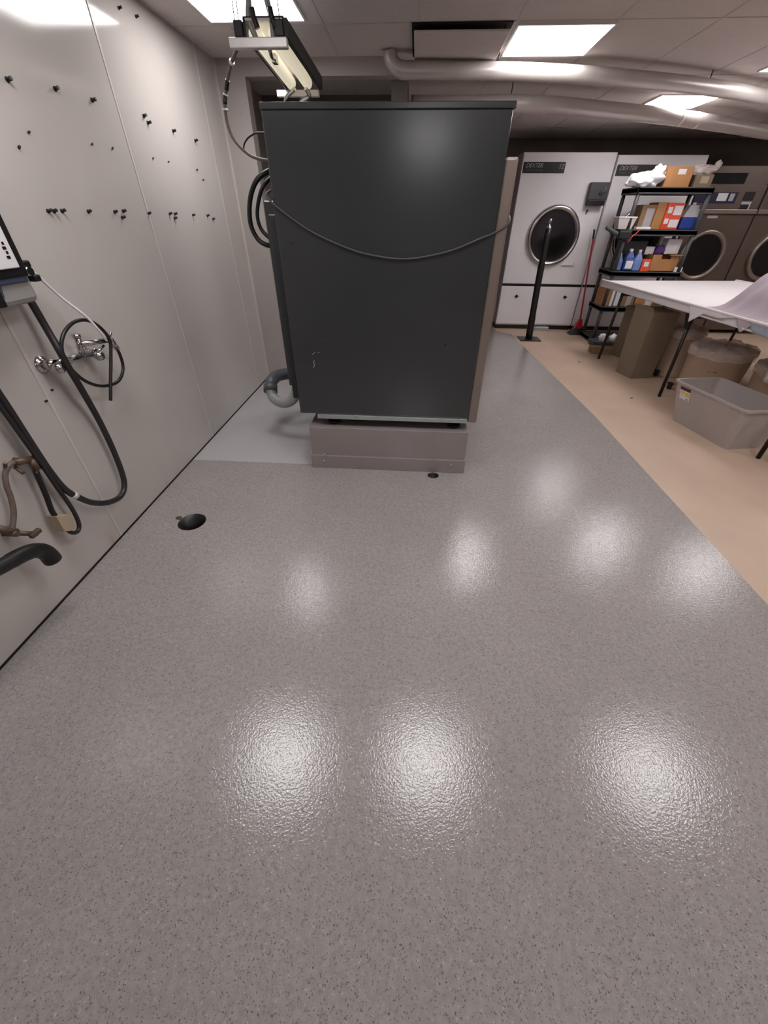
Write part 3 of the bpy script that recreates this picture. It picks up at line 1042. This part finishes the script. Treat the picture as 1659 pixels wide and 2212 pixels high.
def cbox(name, lab, cat, a, b, mt, group=None, rot=0, marks=(), bev=.003, flaps=False):
    t = thing(name, lab, cat, ((a[0] + b[0]) / 2, (a[1] + b[1]) / 2, a[2]), group)
    pv = ((a[0] + b[0]) / 2, (a[1] + b[1]) / 2, 0)
    bobj('carton', a, b, mt, t, bev, rot, pv)
    for (x0, z0, x1, z1, mm) in marks:      # fractions of the front (-Y) face
        A = (a[0] + (b[0] - a[0]) * x0, a[1] - .0025, a[2] + (b[2] - a[2]) * z0)
        B = (a[0] + (b[0] - a[0]) * x1, a[1] - .0003, a[2] + (b[2] - a[2]) * z1)
        bobj('label', A, B, mm, t, 0, rot, pv)
    if flaps:
        bm = NB()
        h = b[2]
        box(bm, (a[0], a[1] - .004, h - .002), (b[0], a[1] + .004, h + .05))
        obj('flap', bm, mt, t)
    return t


def bottle(name, lab, x, y, z, r, h, mt, group=None, capm='white', rect=False):
    t = thing(name, lab, 'bottle', (x, y, z), group)
    bm = NB()
    if rect:
        box(bm, (x - r, y - r * .8, z), (x + r, y + r * .8, z + h * .62), r * .35, seg=3)
        hexa(bm, [(x - r * .8, y - r * .6, z + h * .6), (x + r * .8, y - r * .6, z + h * .6), (x + r * .8, y + r * .6, z + h * .6), (x - r * .8, y + r * .6, z + h * .6)],
             [(x - r * .3, y - r * .3, z + h * .88), (x + r * .3, y - r * .3, z + h * .88), (x + r * .3, y + r * .3, z + h * .88), (x - r * .3, y + r * .3, z + h * .88)])
    else:
        lathe(bm, (x, y, z), [(0, 0), (r * .9, 0), (r, .01), (r, h * .6), (r * .85, h * .7), (r * .35, h * .84), (r * .3, h * .9), (0, h * .9)], n=24)
    obj('body', bm, mt, t)
    bm = NB()
    cyl(bm, (x, y, z + h * .86), (x, y, z + h), r * .36, n=14)
    obj('cap', bm, capm, t)
    return t


# top shelf
z = 1.80
t = thing('plastic_bag', 'puffy white plastic bag at the left end of the top shelf', 'bag', (2.80, 6.5, z))
bm = NB()
blob(bm, (2.80, 6.5, z + .065), (.20, .13, .085), .35, 3.2, 4, 1)
blob(bm, (2.93, 6.5, z + .12), (.08, .09, .09), .4, 3.5, 4, 5)
obj('body', bm, 'bag', t)
t = cbox('cardboard_box', 'open brown cardboard box with white label on top shelf', 'box', (3.00, 6.42, z), (3.30, 6.68, z + .19), 'card', 'cartons on the rack', 0, ((.42, .62, .72, .88, 'paper'),))
t = cbox('cardboard_box', 'grey white box at the right end of the top shelf', 'box', (3.37, 6.44, z), (3.57, 6.66, z + .12), 'khaki', 'cartons on the rack', 0, ((.3, .3, .75, .85, 'tan'),))
bm = NB()
blob(bm, (3.46, 6.54, z + .165), (.13, .10, .055), .4, 3.5, 4, 3)
blob(bm, (3.60, 6.50, z + .21), (.035, .03, .045), .4, 3.5, 3, 8, False)
tag(obj('plastic_bag', bm, 'liner'), 'crumpled clear plastic bag on the right box, top shelf', 'bag')

# second shelf
z = 1.38
bobj_t = thing('storage_tub', 'small beige tub at the left end of the second shelf', 'tub', (2.68, 6.44, z))
bm = NB()
hexa(bm, [(2.60, 6.37, z), (2.76, 6.37, z), (2.76, 6.5, z), (2.60, 6.5, z)], [(2.57, 6.36, z + .12), (2.79, 6.36, z + .12), (2.79, 6.51, z + .12), (2.57, 6.51, z + .12)])
obj('body', bm, 'seam', bobj_t)
bobj('rim', (2.565, 6.355, z + .115), (2.795, 6.515, z + .13), 'whiteside', bobj_t, .003)
t = cbox('cardboard_box', 'brown carton with pale panel beside the beige tub', 'box', (2.86, 6.45, z), (3.03, 6.68, z + .25), 'card2', 'cartons on the rack', 0, ((.35, .08, .9, .85, 'letter'),))
t = cbox('cardboard_box', 'plain tall brown carton left of the orange carton', 'box', (3.035, 6.45, z), (3.15, 6.70, z + .275), 'card', 'cartons on the rack')
t = cbox('product_box', 'orange and white printed carton on the second shelf', 'box', (3.155, 6.44, z), (3.36, 6.62, z + .27), 'orange', 'cartons on the rack', 0,
         ((.1, .62, .35, .85, 'paper'), (.45, .55, .95, .9, 'paper'), (.08, .22, .32, .42, 'paper'), (.4, .08, .95, .38, 'paper')))
t = thing('plastic_jug', 'clear jug half full of blue liquid on the second shelf', 'jug', (3.47, 6.5, z))
bobj('liquid', (3.385, 6.43, z + .002), (3.565, 6.58, z + .13), 'blue', t, .012)
bm = NB()
hexa(bm, [(3.385, 6.43, z + .13), (3.565, 6.43, z + .13), (3.565, 6.58, z + .13), (3.385, 6.58, z + .13)], [(3.45, 6.47, z + .25), (3.55, 6.47, z + .25), (3.55, 6.54, z + .25), (3.45, 6.54, z + .25)])
obj('shoulder', bm, 'letter', t)
bm = NB()
cyl(bm, (3.50, 6.505, z + .25), (3.50, 6.505, z + .275), .02, n=14)
obj('cap', bm, 'white', t)
t = thing('white_packet', 'folded white packet lying at the front of the second shelf', 'packet', (2.93, 6.4, z))
bobj('packet', (2.82, 6.36, z), (3.0, 6.43, z + .025), 'paper', t, .004)
t = thing('vacuum_wand', 'dark grey wand poking out left of the second shelf', 'wand', (2.55, 6.4, 1.28))
bm = NB()
tube(bm, [(2.44, 6.36, 1.40), (2.60, 6.34, 1.33), (2.78, 6.33, 1.27)], .024, n=14)
obj('pipe', bm, 'blackpl', t)
bm = NB()
box(bm, (2.60, 6.28, 1.28), (2.76, 6.35, 1.37), .02)
obj('head', bm, 'black', t)
bm = NB()
tube(bm, [(2.86, 6.34, 1.375), (2.82, 6.33, 1.33), (2.78, 6.32, 1.30), (2.74, 6.31, 1.24)], .008, n=8)
tube(bm, [(2.78, 6.32, 1.30), (2.72, 6.31, 1.28)], .008, n=8, smooth=False)
tag(obj('red_strap', bm, 'red'), 'thin red strap tied on the rack by the second shelf', 'strap')
t = cbox('dark_box', 'black case hanging in shadow under the second shelf', 'box', (2.80, 6.55, .93), (3.12, 6.75, 1.25), 'blackmet')

# third shelf
z = .92
bottle('detergent_bottle', 'blue detergent bottle, leftmost of three on third shelf', 2.775, 6.46, z, .045, .20, 'bluel', 'blue detergent bottles', rect=True)
bottle('detergent_bottle', 'blue detergent bottle with white label, middle on third shelf', 2.885, 6.43, z, .062, .25, 'blue', 'blue detergent bottles', rect=True)
bottle('detergent_bottle', 'blue detergent bottle, rightmost of three on third shelf', 3.005, 6.44, z, .052, .24, 'bluel', 'blue detergent bottles', rect=True)
bobj('bottle_label', (2.84, 6.372, z + .03), (2.93, 6.386, z + .12), 'paper', [o for o in C.objects if o.name.startswith('detergent_bottle')][1])
t = cbox('product_box', 'small orange box with white dot on the third shelf', 'box', (3.065, 6.40, z), (3.175, 6.50, z + .135), 'orange', 'cartons on the rack', 0, ((.25, .4, .8, .8, 'paper'),))
t = thing('cardboard_box', 'open brown cardboard box with flaps on the third shelf', 'box', (3.36, 6.5, z), 'cartons on the rack')
bm = NB()
box(bm, (3.18, 6.42, z), (3.54, 6.70, z + .006))
box(bm, (3.18, 6.42, z), (3.186, 6.70, z + .19))
box(bm, (3.534, 6.42, z), (3.54, 6.70, z + .19))
box(bm, (3.18, 6.694, z), (3.54, 6.70, z + .19))
box(bm, (3.18, 6.42, z), (3.30, 6.426, z + .19))
box(bm, (3.30, 6.42, z), (3.42, 6.426, z + .14))
box(bm, (3.42, 6.42, z), (3.54, 6.426, z + .19))
obj('carton', bm, 'card', t)
bobj('flap', (3.38, 6.36, z + .185), (3.54, 6.42, z + .192), 'card', t)
bm = NB()
blob(bm, (3.30, 6.56, z + .23), (.06, .06, .06), .4, 4, 3, 2)
tag(obj('purple_cloth', bm, 'purple'), 'crumpled purple cloth in the open cardboard box', 'cloth')
bm = NB()
box(bm, (3.06, 6.56, z + .18), (3.24, 6.70, z + .27), .008)
tag(obj('white_box', bm, 'paper'), 'white carton behind the purple cloth, left one', 'box', 'white cartons behind the cloth')
bm = NB()
box(bm, (3.36, 6.52, z + .19), (3.54, 6.68, z + .36), .008)
tag(obj('white_box', bm, 'paper'), 'taller white carton standing right of the purple cloth', 'box', 'white cartons behind the cloth')
bobj('white_sticker', (3.50, 6.378, z - .005), (3.60, 6.386, z + .055), 'paper', bpy.data.objects['shelving_rack'])

# fourth shelf
z = .49
S4 = [((2.70, 6.41, z), (2.79, 6.68, z + .24), 'card', 'brown carton at the left end of the fourth shelf', ()),
      ((2.80, 6.40, z), (2.84, 6.66, z + .25), 'paper', 'thin white folder standing on the fourth shelf', ()),
      ((2.87, 6.42, z), (2.93, 6.66, z + .22), 'paper', 'white packet beside the white folder, fourth shelf', ()),
      ((2.94, 6.42, z), (3.14, 6.68, z + .26), 'card2', 'brown carton with grey print, middle of fourth shelf', ((.45, .0, .8, .7, 'letter'),)),
      ((3.15, 6.40, z), (3.40, 6.68, z + .21), 'card', 'brown carton with white sheet on fourth shelf', ((.55, .0, .9, .75, 'paper'),)),
      ((3.41, 6.42, z), (3.60, 6.68, z + .19), 'card2', 'brown carton with orange print at right of fourth shelf', ((.1, .2, .4, .6, 'orange'), (.5, .1, .9, .7, 'letter')))]
for a, b, mt, lb, mk in S4:
    cbox('cardboard_box' if 'carton' in lb else 'white_packet', lb, 'box' if 'carton' in lb else 'packet', a, b, mt, 'cartons on the rack' if 'carton' in lb else None, 0, mk)

# items at rack foot
t = thing('floor_tray', 'black tray with white rags at the foot of the rack', 'tray', (2.82, 6.25, 0))
bm = NB()
hexa(bm, [(2.66, 6.16, 0), (3.02, 6.16, 0), (3.02, 6.34, 0), (2.66, 6.34, 0)], [(2.63, 6.12, .07), (3.05, 6.12, .07), (3.05, 6.345, .07), (2.63, 6.345, .07)])
obj('body', bm, 'blackpl', t)
for i, (x, y) in enumerate(((2.78, 6.22), (2.92, 6.2))):
    bm = NB()
    blob(bm, (x, y, .11), (.05, .05, .055), .4, 4, 3, i + 4)
    tag(obj('white_rag', bm, 'bag'), ('left' if not i else 'right') + ' white rag bundle lying in the black floor tray', 'rag', 'rags in the floor tray')
t = cbox('flat_carton', 'small flat brown carton on the floor by table leg', 'box', (2.50, 5.74, 0), (2.80, 5.92, .075), 'card2', None, -.12)
bm = NB()
box(bm, (2.83, 5.86, 0), (2.93, 5.95, .10), .01)
tag(obj('floor_block', bm, 'black'), 'small black block on floor beside the flat carton', 'block')

# ------------------------------------------------------------------ work table
TA = math.atan2(0.237, 2.398)        # table is turned slightly
TP = Vector((2.436, 5.93, 0))


def T(u, v, z):
    """u: metres from the long left edge, v: metres from the far end towards the viewer"""
    c, s = math.cos(TA), math.sin(TA)
    return (TP.x + u * c + v * s, TP.y + u * s - v * c, z)


TL, TW, TZ = 3.18, 1.75, .855
t = thing('folding_table', 'long white work table with black legs beside the rack', 'table', T(TW / 2, TL / 2, 0))
bm = NB()
t2 = bmesh.new()
bmesh.ops.create_cube(t2, size=1)
for v in t2.verts:
    p = T((v.co.x + .5) * TW, (v.co.y + .5) * TL, TZ - .025 + v.co.z * .05)
    v.co = Vector(p)
bmesh.ops.bevel(t2, geom=t2.edges[:], offset=.016, segments=3, affect='EDGES')
merge(bm, t2)
obj('tabletop', bm, 'white', t)
for (vt, vb, big) in ((.45, .405, 0), (1.72, 1.765, 1), (3.055, 3.075, 1)):
    for u in (.035, TW - .05):
        bm = NB()
        cyl(bm, T(u, vb, 0), T(u + .01, vt, TZ - .05), .016, n=14)
        obj('leg', bm, 'blackmet', t)
    bm = NB()
    cyl(bm, T(.04, (vt * .8 + vb * .2), TZ - .10), T(TW - .05, (vt * .8 + vb * .2), TZ - .10), .012, n=12)
    obj('cross_bar', bm, 'blackmet', t)
    if big:
        bm = NB()
        hexa(bm, [T(.02, vt - .10, TZ - .06), T(.05, vt - .10, TZ - .06), T(.05, vt + .06, TZ - .06), T(.02, vt + .06, TZ - .06)][::-1],
             [T(.02, vt - .10, TZ - .05), T(.05, vt - .10, TZ - .05), T(.05, vt + .06, TZ - .05), T(.02, vt + .06, TZ - .05)][::-1])
        hexa(bm, [T(.025, vt - .02, TZ - .20), T(.045, vt - .02, TZ - .20), T(.045, vt + .03, TZ - .20), T(.025, vt + .03, TZ - .20)][::-1],
             [T(.025, vt - .09, TZ - .05), T(.045, vt - .09, TZ - .05), T(.045, vt + .05, TZ - .05), T(.025, vt + .05, TZ - .05)][::-1])
        obj('leg_bracket', bm, 'blackmet', t)


# sheets on the table
def drape(name, lab, mt, u0, u1, v0, v1, h, drop, amp, seed, cat='cloth', nu=70, nv=50, edge=None):
    def fn(a, b):
        v = v0 + (v1 - v0) * b + (edge(b) if edge else 0) * 0
        s = a * (u1 - u0 + drop(b))          # arc length from inner edge outwards to the left
        L = u1 - u0
        w = Vector(((v) * 3.0, s * 3.0, seed))
        wr = noise.noise(w) * amp + noise.noise(w * 2.6) * amp * .4 + abs(math.sin(v * 13 + noise.noise(w) * 3 + s * 3)) * amp * .35
        if s < L:
            u = u1 - s
            k = min(1, (L - s) / .15) * min(1, s / .1 + .15) * min(1, b * 6 + .1) * min(1, (1 - b) * 8 + .1)
            z = TZ + .006 + (h(u, b) + max(0, wr + amp * .4)) * k
            return T(u, v, z)
        d = s - L
        out = -.012 - .02 * (1 + noise.noise(Vector((v * 9, 0, seed)))) * min(1, d * 8)
        return T(u0 + out, v + .15 * d * math.sin(v * 7 + seed), TZ + .006 - d)
    bm = NB()
    sheetgrid(bm, fn, nu, nv)
    return tag(obj(name, bm, mt), lab, cat)


def sm(x):
    x = max(0, min(1, x))
    return x * x * (3 - 2 * x)


drape('white_sheet', 'white sheet corner hanging over the table edge beside leg bracket', 'sheet', 0, 1.0, 1.70, 2.3,
      lambda u, b: .0, lambda b: .10 * max(0, 1 - abs(b - .16) * 5) + .045 * sm(b * 4) * sm((1 - b) * 3), .008, 3)
drape('lilac_cloth', 'lilac grey cloth heaped on the table, draping over edge', 'lilac', 0, 1.6, 1.80, 3.1,
      lambda u, b: .25 * sm(u / .34) * sm(b / .17) * (1 - .4 * sm((b - .6) * 2)), lambda b: .012 * sm(b * 3) + .085 * max(0, 1 - abs(b - .44) * 14) + .02 * sm((b - .4) * 3), .045, 11, nu=120, nv=90)
drape('blue_cloth', 'pale blue folded cloth under the lilac cloth, table near end', 'bluecl', 0, .6, 2.40, 3.15,
      lambda u, b: .0, lambda b: .06 * sm(b * 8) + .01 * math.sin(b * 5), .006, 21)

# ------------------------------------------------------------------ under the table
t = thing('tall_carton', 'tall open khaki carton under the table, front left', 'box', (2.68, 4.95, 0))
bm = NB()
b4 = [(2.585, 4.738), (2.835, 4.775), (2.775, 5.05), (2.522, 5.005)]
t4 = [(2.56, 4.72), (2.86, 4.765), (2.79, 5.08), (2.495, 5.02)]
hexa(bm, [p + (0,) for p in b4], [p + (.70,) for p in t4])
obj('carton', bm, 'khaki', t)
bm = NB()
hexa(bm, [t4[3] + (.70,), (2.52, 5.03, .70), (2.57, 4.76, .70), t4[0] + (.70,)], [(2.47, 5.02, .745), (2.478, 5.03, .745), (2.545, 4.76, .745), (2.535, 4.72, .745)])
obj('flap', bm, 'khaki', t)
t = thing('carton', 'khaki carton behind the tall carton, under the table', 'box', (2.88, 5.6, 0))
bm = NB()
hexa(bm, [(2.80, 5.62, 0), (3.05, 5.66, 0), (3.02, 5.83, 0), (2.77, 5.79, 0)], [(2.80, 5.61, .60), (3.06, 5.65, .60), (3.03, 5.84, .60), (2.77, 5.80, .60)])
obj('carton', bm, 'khaki', t)
bobj('flap', (2.77, 5.60, .60), (3.05, 5.70, .606), 'khaki', t)
bobj('tape_mark', (2.84, 5.608, .42), (2.88, 5.616, .45), 'card2', t)


def binn(lab, c, r0, r1, h, seed, wrinkle=.03, lid=True):
    t = thing('waste_bin', lab, 'bin', (c[0], c[1], 0), 'beige bins under the table')
    bm = NB()
    lathe(bm, (c[0], c[1], 0), [(0, .0), (r0 * .96, 0), (r0, .015), (r1, h - .03), (r1 + .014, h - .028), (r1 + .014, h), (r1 - .012, h), (r0 - .015, .02), (0, .02)], n=48)
    obj('barrel', bm, 'bin', t)
    bm = NB()
    n = 60
    rings = []
    prof = [(r1 + .018, h - .07), (r1 + .02, h - .02), (r1 + .01, h + .012), (r1 - .03, h + .03), (r1 * .6, h + .035), (r1 * .2, h + .0), (0, h - .02)]
    for k, (r, zz) in enumerate(prof):
        ring = []
        for i in range(n):
            a = 2 * PI * i / n
            w_ = noise.noise(Vector((math.cos(a) * 4, math.sin(a) * 4, seed + k * .7)))
            rr = r * (1 + (.015 * w_ if k < 3 else .1 * w_))
            ring.append(bm.verts.new((c[0] + math.cos(a) * rr, c[1] + math.sin(a) * rr, zz + w_ * (wrinkle if k > 2 else .018))))
        rings.append(ring)
    for A, B in zip(rings, rings[1:]):
        for i in range(n):
            j = (i + 1) % n
            f = bm.faces.new((A[i], A[j], B[j], B[i]))
            f.smooth = True
    obj('liner', bm, 'liner', t)
    bm = NB()
    a = -2.2
    for k in range(1):
        p = Vector((c[0] + math.cos(a) * (r1 - .0), c[1] + math.sin(a) * (r1 - .0), h * .62))
        q = Vector((math.cos(a), math.sin(a), 0))
        s_ = Vector((-math.sin(a), math.cos(a), 0))
        cyl(bm, p - s_ * .035 - q * .02, p + s_ * .035 - q * .02, .013, n=10)
    obj('handle_slot', bm, 'card2', t)
    return t


binn('slimmer beige bin between the tall carton and the large bin', (3.12, 4.98), .19, .20, .50, 3.3)
binn('large beige bin with bulging clear liner behind grey tub', (3.14, 4.30), .25, .27, .47, 8.8, .045)
binn('beige bin at right photo edge under the table', (3.44, 3.78), .23, .25, .44, 5.5)
bm = NB()
blob(bm, (3.20, 3.62, .43), (.09, .07, .11), .3, 3, 4, 12, False)
tag(obj('white_cloth_bundle', bm, 'bag'), 'white cloth bundle hanging over the rightmost bin', 'cloth')
# dolly wheels beside bins
for (x, y, lb) in ((2.93, 4.86, 'black caster between tall carton and slim bin'), (2.86, 4.42, 'black caster beside the large bin and table leg'), (2.86, 4.12, 'black caster near the grey tub corner')):
    t = thing('caster', lb, 'caster', (x, y, 0), 'bin casters')
    bm = NB()
    cyl(bm, (x - .012, y, .028), (x + .012, y, .028), .028, n=20)
    obj('wheel', bm, 'black', t)
    bm = NB()
    box(bm, (x - .02, y - .03, .05), (x + .02, y + .03, .07), .004)
    box(bm, (x - .018, y - .008, .02), (x - .014, y + .008, .055))
    box(bm, (x + .014, y - .008, .02), (x + .018, y + .008, .055))
    obj('fork', bm, 'blackmet', t)

# grey tub
t = thing('storage_tub', 'large open translucent grey tub on the tan floor', 'tub', (2.75, 3.3, 0))
bA, bB, bC, bD = (2.475, 3.60), (2.60, 3.0), (2.93, 3.06), (2.80, 3.66)
tA, tB, tC, tD = (2.40, 3.66), (2.555, 2.955), (2.99, 3.02), (2.84, 3.74)
H = .35


def lerp(p, q, k):
    return (p[0] + (q[0] - p[0]) * k, p[1] + (q[1] - p[1]) * k)


bm = NB()


def rnd(P, r=.05, n=5):
    out = []
    for i in range(4):
        p, a, b = Vector(P[i]), Vector(P[i - 1]), Vector(P[(i + 1) % 4])
        da, db = (a - p).normalized() * r, (b - p).normalized() * r
        for k in range(n + 1):
            s = k / n
            out.append((p + da) * (1 - s) ** 2 + p * 2 * s * (1 - s) + (p + db) * s * s)
    return out


lo, hi = rnd([bA, bB, bC, bD]), rnd([tA, tB, tC, tD])
ce = sum(hi, Vector((0, 0))) / len(hi)


def ringz(P, z, k=1.0, sag=0):
    o = []
    for p in P:
        q = ce + (p - ce) * k
        o.append(bm.verts.new((q.x, q.y, z)))
    return o


rings = [ringz(lo, .004, .3), ringz(lo, 0, 1), ringz(hi, H - .02, 1), ringz(hi, H - .018, 1.045), ringz(hi, H, 1.045), ringz(hi, H, .985), ringz(lo, .012, .96), ringz(lo, .012, .3)]
for A, B in zip(rings, rings[1:]):
    n = len(A)
    for i in range(n):
        j = (i + 1) % n
        bm.faces.new((A[i], A[j], B[j], B[i]))
bm.faces.new(rings[0][::-1])
bm.faces.new(rings[-1])
obj('body', bm, 'tub', t)
# sticker on the long side near its far end
e = Vector((bB[0] - bA[0], bB[1] - bA[1], 0)).normalized()


def side(s, z):
    lo_ = Vector(lerp(bA, bB, s) + (0,))
    hi_ = Vector(lerp(tA, tB, s) + (0,))
    p = lo_ + (hi_ - lo_) * (z / H)
    return (p.x - .004, p.y - .001, z)


def stick(name, s0, s1, z0, z1, mt, par, off=0):
    bm = NB()
    q = [side(s0, z0), side(s1, z0), side(s1, z1), side(s0, z1)]
    q = [(p[0] - off, p[1], p[2]) for p in q]
    hexa(bm, q, [(p[0] - .001, p[1], p[2]) for p in q])
    return obj(name, bm, mt, par)


st = stick('sticker', .10, .26, .215, .315, 'paper', t)
stick('print_band', .10, .26, .29, .315, 'maroon', st, .0006)
stick('print_patch', .11, .18, .255, .285, 'yellow', st, .0006)
stick('print_patch', .19, .25, .245, .28, 'yellow', st, .0006)
stick('print_patch', .21, .24, .22, .23, 'bluegrey', st, .0006)

# white item at the lower right edge
bm = NB()
box(bm, (2.80, 2.60, 0), (3.0, 2.80, .16), .03, seg=4)
tag(obj('white_bucket', bm, 'white'), 'white container just inside the right photo edge below tub', 'container')

# small scraps on the tan floor
for (x, y, lb) in ((2.33, 4.10, 'tiny dark scrap on the tan floor near middle table leg'), (2.20, 5.35, 'faint dark crumb on the tan floor near the rack'),):
    bm = NB()
    blob(bm, (x, y, .004), (.014, .01, .005), .4, 4, 2, 2)
    tag(obj('floor_scrap', bm, 'blackmet'), lb, 'scrap')
